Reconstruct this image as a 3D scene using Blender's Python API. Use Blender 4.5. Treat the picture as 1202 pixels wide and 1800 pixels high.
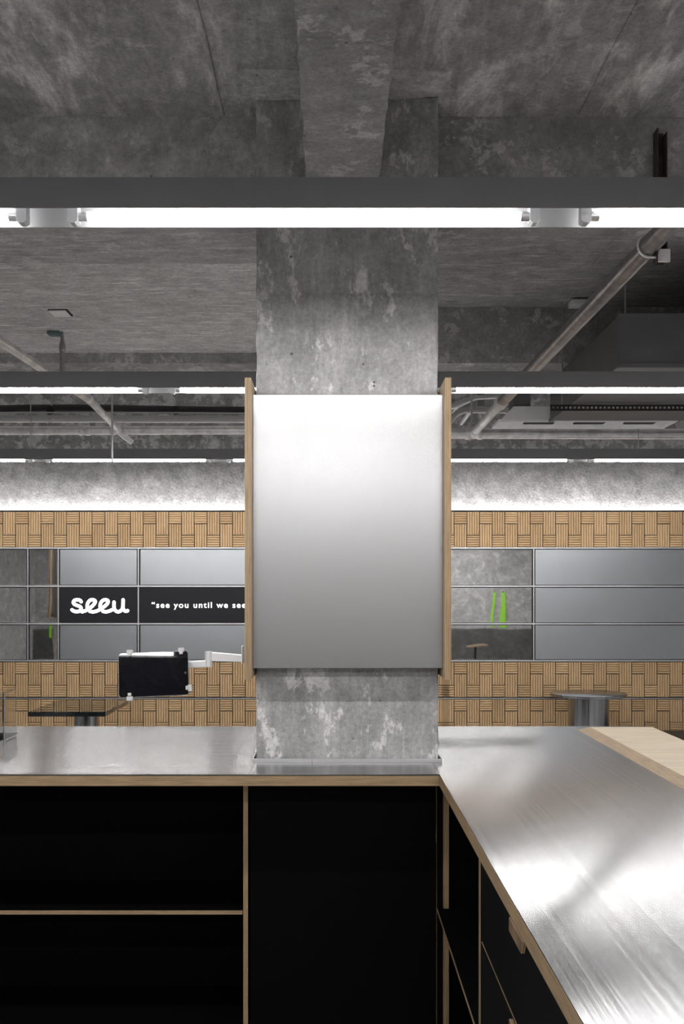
import bpy, bmesh, math, random
from mathutils import Vector, noise

for o in list(bpy.data.objects):
    bpy.data.objects.remove(o)
scene = bpy.context.scene
C = scene.collection
R = random.Random(7)
PI = math.pi

# ------------------------------------------------------------------ camera, world, exposure
F = 1800.0          # focal length in pixels of the 1202x1800 frame
HX, HY = 588.0, 1042.0
EYE = 1.55
cam_d = bpy.data.cameras.new('camera')
cam = bpy.data.objects.new('camera', cam_d)
C.objects.link(cam)
cam.location = (0, 0, EYE)
cam.rotation_euler = (PI / 2, 0, 0)
cam_d.sensor_fit = 'AUTO'
cam_d.sensor_width = 36.0
cam_d.lens = 36.0 * F / 1800.0
cam_d.shift_x = (601.0 - HX) / 1800.0
cam_d.shift_y = (HY - 900.0) / 1800.0
cam_d.clip_start = 0.05
cam_d.clip_end = 60
scene.camera = cam

world = bpy.data.worlds.new('world')
scene.world = world
world.use_nodes = True
world.node_tree.nodes['Background'].inputs[0].default_value = (0.9, 0.95, 1.0, 1)
world.node_tree.nodes['Background'].inputs[1].default_value = 0.02

vs = scene.view_settings
vs.view_transform = 'Standard'
vs.look = 'None'
vs.gamma = 1
vs.use_curve_mapping = False
vs.exposure = 0.5
TUBE_POWER = 72.0
COVE_POWER = 26.0


def P(px, py, D):
    """world point seen at a pixel of the photograph at depth D"""
    return Vector(((px - HX) / F * D, D, EYE + (HY - py) / F * D))


# ------------------------------------------------------------------ materials
def new_mat(name):
    m = bpy.data.materials.new(name)
    m.use_nodes = True
    nt = m.node_tree
    for n in list(nt.nodes):
        nt.nodes.remove(n)
    out = nt.nodes.new('ShaderNodeOutputMaterial')
    b = nt.nodes.new('ShaderNodeBsdfPrincipled')
    nt.links.new(b.outputs[0], out.inputs[0])
    return m, nt, b


def N(nt, kind, **kw):
    n = nt.nodes.new(kind)
    for k, v in kw.items():
        if k.startswith('i_'):
            n.inputs[k[2:].replace('_', ' ')].default_value = v
        else:
            setattr(n, k, v)
    return n


def ramp(nt, src, stops):
    r = nt.nodes.new('ShaderNodeValToRGB')
    e = r.color_ramp.elements
    while len(e) < len(stops):
        e.new(0.5)
    for i, (p, c) in enumerate(stops):
        e[i].position = p
        e[i].color = (c, c, c, 1) if not isinstance(c, tuple) else (*c, 1)
    nt.links.new(src, r.inputs[0])
    return r.outputs[0]


def mix(nt, fac, a, b, mode='MIX'):
    m = nt.nodes.new('ShaderNodeMix')
    m.data_type = 'RGBA'
    m.blend_type = mode
    for s, v in ((0, fac), (6, a), (7, b)):
        if isinstance(v, (int, float)):
            m.inputs[s].default_value = v if s == 0 else (v, v, v, 1)
        elif isinstance(v, tuple):
            m.inputs[s].default_value = (*v, 1)
        else:
            nt.links.new(v, m.inputs[s])
    return m.outputs[2]


def coords(nt, scale=(1, 1, 1), rot=(0, 0, 0), src=None):
    if src is None:
        src = nt.nodes.new('ShaderNodeTexCoord').outputs['Object']
    mp = nt.nodes.new('ShaderNodeMapping')
    mp.inputs['Rotation'].default_value = rot
    mp.inputs['Scale'].default_value = scale
    nt.links.new(src, mp.inputs[0])
    return mp.outputs[0]


def ntex(nt, vec, scale, detail=6, rough=0.6, dist=0.0):
    n = nt.nodes.new('ShaderNodeTexNoise')
    n.inputs['Scale'].default_value = scale
    n.inputs['Detail'].default_value = detail
    n.inputs['Roughness'].default_value = rough
    n.inputs['Distortion'].default_value = dist
    nt.links.new(vec, n.inputs['Vector'])
    return n.outputs[0]


def bump(nt, b, h, strength, dist=0.01):
    n = nt.nodes.new('ShaderNodeBump')
    n.inputs['Strength'].default_value = strength
    n.inputs['Distance'].default_value = dist
    nt.links.new(h, n.inputs['Height'])
    nt.links.new(n.outputs[0], b.inputs['Normal'])
    return n


def concrete(name, dark, light, patch_col, stroke_scale=(1, 1, 1), stroke_rot=(0, 0, 0), stroke=0.5,
             patch=0.5, patch_scale=5.0, bump_s=0.35, bump_d=0.01, rough=0.75, pits=0.6, patch_stretch=(1, 1, 1), patch_at=0.56):
    m, nt, b = new_mat(name)
    o = coords(nt)
    big = ntex(nt, o, 1.3, 5, 0.6, 0.4)
    col = mix(nt, ramp(nt, big, [(0.3, 0.0), (0.7, 1.0)]), dark, light)
    med = ntex(nt, o, 9.0, 10, 0.75, 0.2)
    col = mix(nt, 0.75, col, ramp(nt, med, [(0.28, 0.55), (0.72, 1.35)]), 'MULTIPLY')
    # patches of laitance and old formwork residue
    pv = coords(nt, patch_stretch)
    pn = ntex(nt, pv, patch_scale, 10, 0.72, 0.15)
    pf = ramp(nt, pn, [(patch_at, 0.0), (patch_at + 0.035, 1.0)])
    pm = N(nt, 'ShaderNodeMath', operation='MULTIPLY')
    pm.inputs[1].default_value = patch
    nt.links.new(pf, pm.inputs[0])
    col = mix(nt, pm.outputs[0], col, patch_col)
    # trowel strokes
    sv = coords(nt, stroke_scale, stroke_rot)
    sn = ntex(nt, sv, 3.0, 7, 0.65, 0.35)
    sf = ramp(nt, sn, [(0.53, 0.0), (0.66, 1.0)])
    sm = N(nt, 'ShaderNodeMath', operation='MULTIPLY')
    sm.inputs[1].default_value = stroke
    nt.links.new(sf, sm.inputs[0])
    col = mix(nt, sm.outputs[0], col, tuple(min(1, c * 1.25) for c in patch_col))
    # finer strokes and sandy grain
    fv = coords(nt, tuple(c * 3.5 for c in stroke_scale), stroke_rot)
    fs = ntex(nt, fv, 3.0, 5, 0.7, 0.3)
    col = mix(nt, 0.15 + 0.5 * stroke, col, ramp(nt, fs, [(0.36, 0.62), (0.66, 1.42)]), 'MULTIPLY')
    gr = ntex(nt, o, 55.0, 5, 0.8)
    col = mix(nt, 0.7, col, ramp(nt, gr, [(0.34, 0.70), (0.66, 1.30)]), 'MULTIPLY')
    # air holes
    if pits > 0:
        vo = N(nt, 'ShaderNodeTexVoronoi')
        vo.inputs['Scale'].default_value = 14.0
        nt.links.new(o, vo.inputs['Vector'])
        pt = ramp(nt, vo.outputs['Distance'], [(0.05, 1.0), (0.09, 0.0)])
        g = ramp(nt, ntex(nt, o, 2.3, 2), [(0.5, 0.0), (0.6, pits)])
        pp = N(nt, 'ShaderNodeMath', operation='MULTIPLY')
        nt.links.new(pt, pp.inputs[0]); nt.links.new(g, pp.inputs[1])
        col = mix(nt, pp.outputs[0], col, tuple(c * 0.25 for c in dark))
    nt.links.new(col, b.inputs['Base Color'])
    fine = ntex(nt, o, 60.0, 4, 0.7)
    h1 = mix(nt, 0.35, sn, pn)
    h2 = mix(nt, 0.2, h1, fine)
    bump(nt, b, h2, bump_s, bump_d)
    b.inputs['Roughness'].default_value = rough
    b.inputs['Specular IOR Level'].default_value = 0.35
    return m


G1 = lambda v: (v, v * 0.99, v * 0.985)
M = {}
M['slab_near'] = concrete('dark troweled slab concrete', G1(0.29), G1(0.47), G1(0.74), (2.2, 0.5, 1), (0, 0, 0.42), 0.7, 0.3, 6, 0.9, 0.03, 0.6)
M['slab_left'] = concrete('troweled slab concrete with light in colour', G1(0.56), G1(0.70), G1(0.93), (1.5, 11.0, 1), (0, 0, 0.03), 0.75, 0.2, 4, 0.9, 0.03, 0.7)  # lighter than the other slabs: brightness from nearby lights put into the colour
M['slab_right'] = concrete('grey troweled slab concrete', G1(0.30), G1(0.46), G1(0.68), (1.5, 11.0, 1), (0, 0, 0.05), 0.55, 0.25, 4, 0.8, 0.03, 0.7)
M['beam_left'] = concrete('cast beam concrete with bounce light in colour', G1(0.36), G1(0.50), G1(0.70), (1.5, 9, 1), (0, 0, 0), 0.35, 0.5, 7, 0.5, 0.015, 0.8, 0.8, (1, 1, 1), 0.56)  # bounce light on the left soffit put into a lighter beam colour
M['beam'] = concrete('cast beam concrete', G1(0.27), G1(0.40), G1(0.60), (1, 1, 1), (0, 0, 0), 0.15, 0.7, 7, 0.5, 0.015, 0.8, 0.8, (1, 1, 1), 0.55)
M['column'] = concrete('column concrete', G1(0.29), G1(0.41), G1(0.66), (3, 3, 0.5), (0, 0, 0), 0.22, 0.75, 9.0, 0.6, 0.015, 0.75, 0.9, (1.2, 1.2, 0.7), 0.56)
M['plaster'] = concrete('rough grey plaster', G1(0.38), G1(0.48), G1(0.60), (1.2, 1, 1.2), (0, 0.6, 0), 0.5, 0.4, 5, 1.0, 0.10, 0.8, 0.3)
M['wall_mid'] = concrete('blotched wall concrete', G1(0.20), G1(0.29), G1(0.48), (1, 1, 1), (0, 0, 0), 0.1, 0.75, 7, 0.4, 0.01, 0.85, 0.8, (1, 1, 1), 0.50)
M['wall_room'] = concrete('grey room plaster', G1(0.42), G1(0.56), G1(0.70), (2, 2, 2), (0.4, 0.3, 0.5), 0.6, 0.3, 3, 0.4, 0.02, 0.8, 0.3)
M['dado'] = concrete('dark dado concrete', G1(0.10), G1(0.15), G1(0.20), (2, 2, 2), (0, 0, 0), 0.2, 0.2, 3, 0.3, 0.01, 0.8, 0.3)
M['floor'] = concrete('pale floor concrete', G1(0.52), G1(0.62), G1(0.68), (1, 1, 1), (0, 0, 0), 0.1, 0.2, 2, 0.15, 0.005, 0.45, 0.2)
M['lump'] = concrete('crumbly mortar', G1(0.42), G1(0.56), G1(0.70), (3, 3, 3), (0, 0, 0), 0.3, 0.5, 14, 1.0, 0.02, 0.9, 0.9)


def plain(name, col, rough=0.5, metal=0.0, spec=0.5, vary=0.0, vscale=8.0, bump_s=0.0, emit=None, trans=0.0, ior=1.5):
    m, nt, b = new_mat(name)
    o = coords(nt)
    n = ntex(nt, o, vscale, 5, 0.6)
    nt.links.new(mix(nt, 1.0, col, ramp(nt, n, [(0.3, 1 - vary), (0.7, 1 + vary)]), 'MULTIPLY'), b.inputs['Base Color'])
    b.inputs['Roughness'].default_value = rough
    b.inputs['Metallic'].default_value = metal
    b.inputs['Specular IOR Level'].default_value = spec
    b.inputs['Transmission Weight'].default_value = trans
    b.inputs['IOR'].default_value = ior
    if bump_s:
        bump(nt, b, ntex(nt, o, vscale * 4, 3), bump_s, 0.002)
    if emit:
        b.inputs['Emission Color'].default_value = (*emit[0], 1)
        b.inputs['Emission Strength'].default_value = emit[1]
    return m


def brushed(name, col, rough, aniso, tangent, brush_scale, wave=0.0, rvar=0.05, fine=0.02):
    """brushed sheet steel: tangent = direction across the brushing"""
    m, nt, b = new_mat(name)
    v = coords(nt, brush_scale)
    n = ntex(nt, v, 1.0, 6, 0.7)
    b.inputs['Metallic'].default_value = 1.0
    n2 = ntex(nt, coords(nt, tuple(c * 0.3 for c in brush_scale)), 1.0, 4, 0.7)
    lines = mix(nt, 1.0, ramp(nt, n, [(0.40, 0.76), (0.60, 1.24)]), ramp(nt, n2, [(0.40, 0.86), (0.60, 1.14)]), 'MULTIPLY')
    nt.links.new(mix(nt, 1.0, col, lines, 'MULTIPLY'), b.inputs['Base Color'])
    nt.links.new(ramp(nt, n, [(0.3, rough - rvar), (0.7, rough + rvar)]), b.inputs['Roughness'])
    b.inputs['Anisotropic'].default_value = aniso
    if tangent:
        t = nt.nodes.new('ShaderNodeCombineXYZ')
        for i in range(3):
            t.inputs[i].default_value = tangent[i]
        nt.links.new(t.outputs[0], b.inputs['Tangent'])
    bn = bump(nt, b, n, fine, 0.001) if fine else None
    if wave:
        w = ntex(nt, coords(nt), 1.6, 1, 0.4)
        b2 = nt.nodes.new('ShaderNodeBump')
        b2.inputs['Strength'].default_value = wave
        b2.inputs['Distance'].default_value = 0.05
        nt.links.new(w, b2.inputs['Height'])
        nt.links.new(b2.outputs[0], bn.inputs['Normal'])
    return m


M['steel_top_y'] = brushed('sheet steel brushed lengthwise', (0.195, 0.195, 0.198), 0.20, 1.0, (1, 0, 0), (230, 0.35, 1), 0.0, 0.012, 0.0)
M['steel_top_x'] = brushed('sheet steel brushed crosswise', (0.40, 0.40, 0.407), 0.20, 0.85, (0, 1, 0), (0.7, 170, 1), 0.03)
M['steel_panel'] = plain('satin steel sheet', (0.33, 0.33, 0.333), 0.27, 0.88, vary=0.004, vscale=2)
M['steel_wall'] = plain('dull steel wall sheet', (0.33, 0.345, 0.36), 0.33, 1.0, vary=0.03, vscale=3)
M['steel_turned'] = brushed('turned steel', (0.34, 0.345, 0.355), 0.22, 0.0, None, (200, 200, 3), 0.0)
M['trim'] = plain('polished steel trim', (0.50, 0.50, 0.51), 0.4, 1.0, vary=0.05)
M['housing'] = plain('grey painted housing metal', (0.135, 0.135, 0.138), 0.45, 0.0, vary=0.05, vscale=5)
M['white_plastic'] = plain('white plastic', (0.88, 0.88, 0.87), 0.4, vary=0.03)
M['pale_plastic'] = plain('pale grey plastic', (0.45, 0.46, 0.47), 0.4, vary=0.06)
M['tube'] = plain('fluorescent tube', (0.9, 0.9, 0.9), 0.4, emit=((1.0, 0.985, 0.975), TUBE_POWER))
M['led'] = plain('led strip', (0.9, 0.9, 0.9), 0.4, emit=((1.0, 0.99, 0.98), COVE_POWER))
M['letter'] = plain('lit sign letters', (0.9, 0.9, 0.9), 0.4, emit=((1.0, 1.0, 1.0), 1.1))
M['sign_black'] = plain('black sign film', (0.013, 0.0125, 0.015), 0.6, spec=0.2, vary=0.1, vscale=60)
M['cap_metal'] = plain('tube end cap metal', (0.6, 0.6, 0.6), 0.3, 1.0)
M['laminate'] = plain('black laminate', (0.0015, 0.0015, 0.0018), 0.75, spec=0.06, vary=0.1)
M['clip'] = plain('white clip plastic', (0.48, 0.48, 0.48), 0.5)
M['black'] = plain('black shadow gap', (0.008, 0.008, 0.008), 0.7, vary=0.1)
M['galv'] = plain('galvanised pipe', (0.80, 0.79, 0.79), 0.33, 0.55, vary=0.22, vscale=14, bump_s=0.1)
M['dark_pipe'] = plain('dull dark pipe', (0.30, 0.29, 0.29), 0.3, 0.8, vary=0.3, vscale=14)
M['rust'] = plain('rusty steel', (0.10, 0.075, 0.06), 0.8, 0.3, vary=0.5, vscale=25)
M['insulation'] = plain('black rubber insulation', (0.035, 0.033, 0.035), 0.75, vary=0.3)
M['pvc'] = plain('grey pvc', (0.50, 0.50, 0.51), 0.4, vary=0.05)
M['duct'] = plain('grey duct sheet', (0.14, 0.14, 0.145), 0.5, 0.0, vary=0.15, vscale=4)
M['duct_white'] = plain('white duct sheet', (0.85, 0.85, 0.85), 0.45, vary=0.06)
M['rod'] = plain('zinc threaded rod', (0.45, 0.45, 0.45), 0.4, 0.9, vary=0.1)
M['glass'] = plain('smoky glass', (0.16, 0.23, 0.27), 0.02, trans=1.0)
M['glass_edge'] = plain('dark glass edge', (0.012, 0.015, 0.016), 0.08, spec=0.5, vary=0.2)
M['clear'] = plain('clear acrylic', (0.93, 0.96, 0.96), 0.01, trans=1.0)
M['screen'] = plain('black glass screen', (0.004, 0.004, 0.006), 0.015, spec=0.5)
M['tablet_rim'] = plain('silver tablet rim', (0.25, 0.25, 0.26), 0.4, 1.0)
M['arm'] = plain('silver arm', (0.72, 0.72, 0.73), 0.35, 0.3, vary=0.04)
M['green'] = plain('lime webbing', (0.42, 0.95, 0.06), 0.7, vary=0.1, vscale=40)
M['teal'] = plain('faded teal box', (0.10, 0.16, 0.16), 0.7, vary=0.6, vscale=40)
M['bench'] = plain('dark brown bench', (0.035, 0.026, 0.02), 0.6, vary=0.2)
M['black_metal'] = plain('black metal', (0.015, 0.015, 0.015), 0.4, 0.2)


def mirror_mat():
    m, nt, b = new_mat('warped mirror steel')
    b.inputs['Base Color'].default_value = (0.78, 0.78, 0.78, 1)
    b.inputs['Metallic'].default_value = 1.0
    b.inputs['Roughness'].default_value = 0.02
    nt.links.new(mix(nt, 1, (0.74, 0.74, 0.74), ramp(nt, ntex(nt, coords(nt), 2), [(0.2, 0.95), (0.8, 1.05)]), 'MULTIPLY'), b.inputs['Base Color'])
    bump(nt, b, ntex(nt, coords(nt, (1, 1, 0.5)), 3.2, 1, 0.4), 0.10, 0.010)
    return m


M['mirror'] = mirror_mat()


def ply_edge(name, axis):
    m, nt, b = new_mat(name)
    o = nt.nodes.new('ShaderNodeTexCoord').outputs['Object']
    sep = nt.nodes.new('ShaderNodeSeparateXYZ')
    nt.links.new(o, sep.inputs[0])
    sc = [5, 5, 5]
    sc[axis] = 40
    wob = ntex(nt, coords(nt, tuple(sc), src=o), 1.0, 3)
    a = N(nt, 'ShaderNodeMath', operation='MULTIPLY_ADD')
    nt.links.new(sep.outputs[axis], a.inputs[0])
    a.inputs[1].default_value = 2 * PI / 0.0052
    a.inputs[2].default_value = 0.6
    ad = N(nt, 'ShaderNodeMath', operation='MULTIPLY_ADD')
    nt.links.new(wob, ad.inputs[0]); ad.inputs[1].default_value = 3.0
    nt.links.new(a.outputs[0], ad.inputs[2])
    s = N(nt, 'ShaderNodeMath', operation='SINE')
    nt.links.new(ad.outputs[0], s.inputs[0])
    mr = N(nt, 'ShaderNodeMapRange')
    mr.inputs[1].default_value = -1; mr.inputs[2].default_value = 1
    nt.links.new(s.outputs[0], mr.inputs[0])
    col = ramp(nt, mr.outputs[0], [(0.0, (0.12, 0.075, 0.04)), (0.35, (0.28, 0.185, 0.10)), (1.0, (0.40, 0.285, 0.16))])
    fib = [90, 90, 90]
    for i in range(3):
        if i != axis:
            fib[i] = 9
    f = ntex(nt, coords(nt, tuple(fib), src=o), 1.0, 5, 0.7)
    col = mix(nt, 0.8, col, ramp(nt, f, [(0.3, 0.6), (0.65, 1.15)]), 'MULTIPLY')
    nt.links.new(col, b.inputs['Base Color'])
    b.inputs['Roughness'].default_value = 0.6
    bump(nt, b, mr.outputs[0], 0.15, 0.0006)
    return m


PLY = [ply_edge('plywood edge x', 0), ply_edge('plywood edge y', 1), ply_edge('plywood edge z', 2)]


def ply_face(name, col, sc):
    m, nt, b = new_mat(name)
    o = coords(nt, sc)
    n = ntex(nt, o, 2.0, 8, 0.62, 1.2)
    c = mix(nt, ramp(nt, n, [(0.3, 0.0), (0.7, 1.0)]), tuple(x * 0.72 for x in col), col)
    nt.links.new(c, b.inputs['Base Color'])
    b.inputs['Roughness'].default_value = 0.5
    return m


M['ply_top'] = ply_face('birch plywood face', (0.52, 0.42, 0.29), (1, 5, 1))
M['ply_board'] = ply_face('oak plywood face', (0.50, 0.37, 0.23), (8, 8, 0.8))


def tile_mat():
    m, nt, b = new_mat('ribbed clay timber tile')
    o = nt.nodes.new('ShaderNodeTexCoord').outputs['Object']
    inf = nt.nodes.new('ShaderNodeObjectInfo')
    n = ntex(nt, coords(nt, (14, 14, 14), src=o), 1.0, 6, 0.65, 0.5)
    base = mix(nt, inf.outputs['Random'], (0.43, 0.29, 0.16), (0.52, 0.36, 0.205))
    c = mix(nt, 0.8, base, ramp(nt, n, [(0.25, 0.82), (0.75, 1.12)]), 'MULTIPLY')
    nt.links.new(c, b.inputs['Base Color'])
    b.inputs['Roughness'].default_value = 0.65
    b.inputs['Specular IOR Level'].default_value = 0.3
    return m


M['tile'] = tile_mat()


# ------------------------------------------------------------------ mesh building
class MB:
    def __init__(s):
        s.v, s.f, s.m, s.s = [], [], [], []

    def face(s, idx, mi=0, sm=False):
        s.f.append(idx); s.m.append(mi); s.s.append(sm)

    def box(s, x0, x1, y0, y1, z0, z1, mi=0, mis=None):
        b = len(s.v)
        s.v += [(x, y, z) for z in (z0, z1) for y in (y0, y1) for x in (x0, x1)]
        fs = [((0, 2, 3, 1), 2), ((4, 5, 7, 6), 2), ((0, 1, 5, 4), 1), ((2, 6, 7, 3), 1), ((0, 4, 6, 2), 0), ((1, 3, 7, 5), 0)]
        for f, ax in fs:
            s.face([b + i for i in f], mis[ax] if mis else mi)
        return s

    def hexa(s, pts, mi=0):
        """8 points: bottom ring 0-3, top ring 4-7"""
        b = len(s.v)
        s.v += [tuple(p) for p in pts]
        for f in ((3, 2, 1, 0), (4, 5, 6, 7), (0, 1, 5, 4), (1, 2, 6, 5), (2, 3, 7, 6), (3, 0, 4, 7)):
            s.face([b + i for i in f], mi)
        return s

    def tube(s, path, r, seg=12, mi=0, caps=True):
        path = [Vector(p) for p in path]
        rs = r if isinstance(r, (list, tuple)) else [r] * len(path)
        rings = []
        t0 = (path[1] - path[0]).normalized()
        up = Vector((0, 0, 1)) if abs(t0.z) < 0.9 else Vector((1, 0, 0))
        u = (up - t0 * up.dot(t0)).normalized()
        for i, p in enumerate(path):
            a = path[max(i - 1, 0)]
            c = path[min(i + 1, len(path) - 1)]
            t = (c - a).normalized()
            u = (u - t * u.dot(t)).normalized()
            w = t.cross(u)
            b = len(s.v)
            for k in range(seg):
                an = 2 * PI * k / seg
                s.v.append(tuple(p + (u * math.cos(an) + w * math.sin(an)) * rs[i]))
            rings.append(b)
        for i in range(len(rings) - 1):
            a, c = rings[i], rings[i + 1]
            for k in range(seg):
                k2 = (k + 1) % seg
                s.face([a + k, a + k2, c + k2, c + k], mi, True)
        if caps:
            s.face([rings[0] + k for k in reversed(range(seg))], mi)
            s.face([rings[-1] + k for k in range(seg)], mi)
        return s

    def lathe(s, cx, cy, prof, seg=40, mi=0):
        rings = []
        for r, z in prof:
            b = len(s.v)
            for k in range(seg):
                an = 2 * PI * k / seg
                s.v.append((cx + r * math.cos(an), cy + r * math.sin(an), z))
            rings.append(b)
        for i in range(len(rings) - 1):
            a, c = rings[i], rings[i + 1]
            for k in range(seg):
                k2 = (k + 1) % seg
                s.face([a + k, a + k2, c + k2, c + k], mi, True)
        s.face([rings[0] + k for k in reversed(range(seg))], mi)
        s.face([rings[-1] + k for k in range(seg)], mi)
        return s

    def prism(s, poly, axis, a0, a1, mi=0, mi_side=None):
        """poly of (u,v) extruded along axis; axis 1 -> u=x v=z; axis 0 -> u=y v=z; axis 2 -> u=x v=y"""
        b = len(s.v)
        n = len(poly)
        for a in (a0, a1):
            for u, v in poly:
                s.v.append({0: (a, u, v), 1: (u, a, v), 2: (u, v, a)}[axis])
        s.face([b + i for i in range(n)], mi)
        s.face([b + n + i for i in reversed(range(n))], mi)
        for i in range(n):
            j = (i + 1) % n
            s.face([b + j, b + i, b + n + i, b + n + j], mi if mi_side is None else mi_side)
        return s

    def build(s, name, mats, parent=None, bevel=0.0, loc=None, smooth=True):
        me = bpy.data.meshes.new(name)
        off = Vector(parent_loc(parent)) if parent else Vector(loc or (0, 0, 0))
        me.from_pydata([tuple(Vector(v) - off) for v in s.v], [], s.f)
        if not isinstance(mats, (list, tuple)):
            mats = [mats]
        for m in mats:
            me.materials.append(M[m] if isinstance(m, str) else m)
        for p, mi, sm in zip(me.polygons, s.m, s.s):
            p.material_index = mi
            p.use_smooth = sm
        bm = bmesh.new()
        bm.from_mesh(me)
        bmesh.ops.recalc_face_normals(bm, faces=bm.faces)
        if bevel:
            es = [e for e in bm.edges if len(e.link_faces) == 2 and e.calc_face_angle(0) > 0.6]
            bmesh.ops.bevel(bm, geom=es, offset=bevel, segments=2, affect='EDGES', profile=0.5)
        bm.to_mesh(me)
        bm.free()
        if any(s.s):
            me.set_sharp_from_angle(angle=0.7)
        o = bpy.data.objects.new(name, me)
        C.objects.link(o)
        if parent:
            o.parent = parent
        else:
            o.location = off
        return o





def parent_loc(p):
    l = Vector(p.location)
    while p.parent:
        p = p.parent
        l = l + Vector(p.location)
    return l


def tag(o, label, cat=None, group=None, kind=None):
    o['label'] = label
    if cat:
        o['category'] = cat
    if group:
        o['group'] = group
    if kind:
        o['kind'] = kind
    return o


def thing(name, loc, label, cat, group=None):
    o = bpy.data.objects.new(name, None)
    o.empty_display_size = 0.1
    C.objects.link(o)
    o.location = loc
    return tag(o, label, cat, group)


def struct(o, label=None):
    o['kind'] = 'structure'
    if label:
        o['label'] = label
    return o


def rough_box(name, x0, x1, y0, y1, z0, z1, mat, cell=0.03, amp=0.004, chip=0.02, seed=0.0):
    """cast concrete block: slightly uneven faces, chipped arrises"""
    nx, ny, nz = (max(1, int(round((b - a) / cell))) for a, b in ((x0, x1), (y0, y1), (z0, z1)))
    bm = bmesh.new()
    vm = {}

    def vert(i, j, k):
        key = (i, j, k)
        if key in vm:
            return vm[key]
        p = Vector((x0 + (x1 - x0) * i / nx, y0 + (y1 - y0) * j / ny, z0 + (z1 - z0) * k / nz))
        on = [i in (0, nx), j in (0, ny), k in (0, nz)]
        nrm = Vector(((-1 if i == 0 else 1) if on[0] else 0, (-1 if j == 0 else 1) if on[1] else 0, (-1 if k == 0 else 1) if on[2] else 0))
        q = p * 9 + Vector((seed, seed * 2, 0))
        d = amp * noise.noise(q)
        if sum(on) >= 2:
            c = max(0.0, noise.noise(p * 17 + Vector((seed, 3, 1))) * 0.8 + 0.35) + 0.4 * max(0, noise.noise(p * 47))
            d -= chip * 0.6 * c
        vm[key] = bm.verts.new(p + nrm * d)
        return vm[key]

    def quad(a, b, c, d):
        f = bm.faces.new((vert(*a), vert(*b), vert(*c), vert(*d)))
        f.smooth = True
    for i in range(nx):
        for j in range(ny):
            quad((i, j, 0), (i, j + 1, 0), (i + 1, j + 1, 0), (i + 1, j, 0))
            quad((i, j, nz), (i + 1, j, nz), (i + 1, j + 1, nz), (i, j + 1, nz))
    for i in range(nx):
        for k in range(nz):
            quad((i, 0, k), (i + 1, 0, k), (i + 1, 0, k + 1), (i, 0, k + 1))
            quad((i, ny, k), (i, ny, k + 1), (i + 1, ny, k + 1), (i + 1, ny, k))
    for j in range(ny):
        for k in range(nz):
            quad((0, j, k), (0, j, k + 1), (0, j + 1, k + 1), (0, j + 1, k))
            quad((nx, j, k), (nx, j + 1, k), (nx, j + 1, k + 1), (nx, j, k + 1))
    me = bpy.data.meshes.new(name)
    bm.to_mesh(me)
    bm.free()
    me.set_sharp_from_angle(angle=0.75)
    me.materials.append(M[mat])
    o = bpy.data.objects.new(name, me)
    C.objects.link(o)
    return o


# ------------------------------------------------------------------ the room shell
FL = -.16                                   # floor level
XL, XR, YB, YW = -6.2, 4.2, -3.2, 9.14      # side walls, wall behind the camera, far wall
ZC, ZB = 3.456, 3.09                        # slab soffit, beam soffit
ZS = 3.15                                   # lower slab on the left

struct(MB().box(XL, XR, YB, YW + .2, FL - .1, FL).build('floor', 'floor'), 'grey concrete floor')
cl = MB().box(XL, XR, YB, 4.2, ZC, ZC + .15).build('ceiling', 'slab_near')
struct(cl, 'dark troweled concrete slab over the counter')
# formwork fins left on the near slab
for x, y0, y1, h in ((-.447, -1, 4.08, .010), (.98, -1, 4.08, .004)):
    m = MB()
    n = 40
    for i in range(n):
        a, b = y0 + (y1 - y0) * i / n, y0 + (y1 - y0) * (i + 1) / n
        xx = x + .012 * noise.noise(Vector((a * 2, x, 0)))
        x2 = x + .012 * noise.noise(Vector((b * 2, x, 0)))
        m.hexa([(xx - .008, a, ZC - h), (xx + .008, a, ZC - h), (x2 + .008, b, ZC - h), (x2 - .008, b, ZC - h),
                (xx - .014, a, ZC + .01), (xx + .014, a, ZC + .01), (x2 + .014, b, ZC + .01), (x2 - .014, b, ZC + .01)])
    m.build('formwork_ridge', 'slab_near', cl)
struct(MB().box(0.02, XR, 4.2, YW + .2, ZC, ZC + .15).build('ceiling_slab', 'slab_right'), 'grey concrete slab right of the column')
struct(MB().box(XL, 0.02, 4.2, 7.0, ZS, ZC + .15).box(XL, 0.02, 7.0, YW + .2, ZC, ZC + .15).build('ceiling_slab', 'slab_left'), 'troweled concrete slab left of the column, lit brightness put into its colour')

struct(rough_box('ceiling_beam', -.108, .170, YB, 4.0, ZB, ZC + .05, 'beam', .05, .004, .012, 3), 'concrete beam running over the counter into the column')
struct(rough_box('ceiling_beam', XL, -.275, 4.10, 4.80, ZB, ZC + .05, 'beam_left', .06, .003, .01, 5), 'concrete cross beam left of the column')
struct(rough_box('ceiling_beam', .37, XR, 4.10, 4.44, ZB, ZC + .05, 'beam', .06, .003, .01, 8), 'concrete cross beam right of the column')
struct(rough_box('ceiling_beam', XL, XR, 6.83, 7.43, ZB - .01, ZC + .05, 'beam', .07, .003, .01, 11), 'concrete cross beam behind the air duct')

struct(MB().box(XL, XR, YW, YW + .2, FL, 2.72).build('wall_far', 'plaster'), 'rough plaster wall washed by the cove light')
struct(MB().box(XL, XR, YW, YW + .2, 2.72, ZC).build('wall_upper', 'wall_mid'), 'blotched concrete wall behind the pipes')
struct(MB().box(XL - .2, XL, YB, YW + .2, FL, ZC).build('wall_left', 'wall_room'))
struct(MB().box(XR, XR + .2, YB, YW + .2, FL, ZC).build('wall_right', 'wall_room'))
wr = MB().box(XL, XR, YB - .2, YB, FL, ZC).build('wall_rear', 'wall_room')
struct(wr)
struct(MB().box(XL, XR, YB, YB + .12, FL, .80).build('trim_1', 'dado'), 'dark concrete dado along the rear wall')

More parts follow.
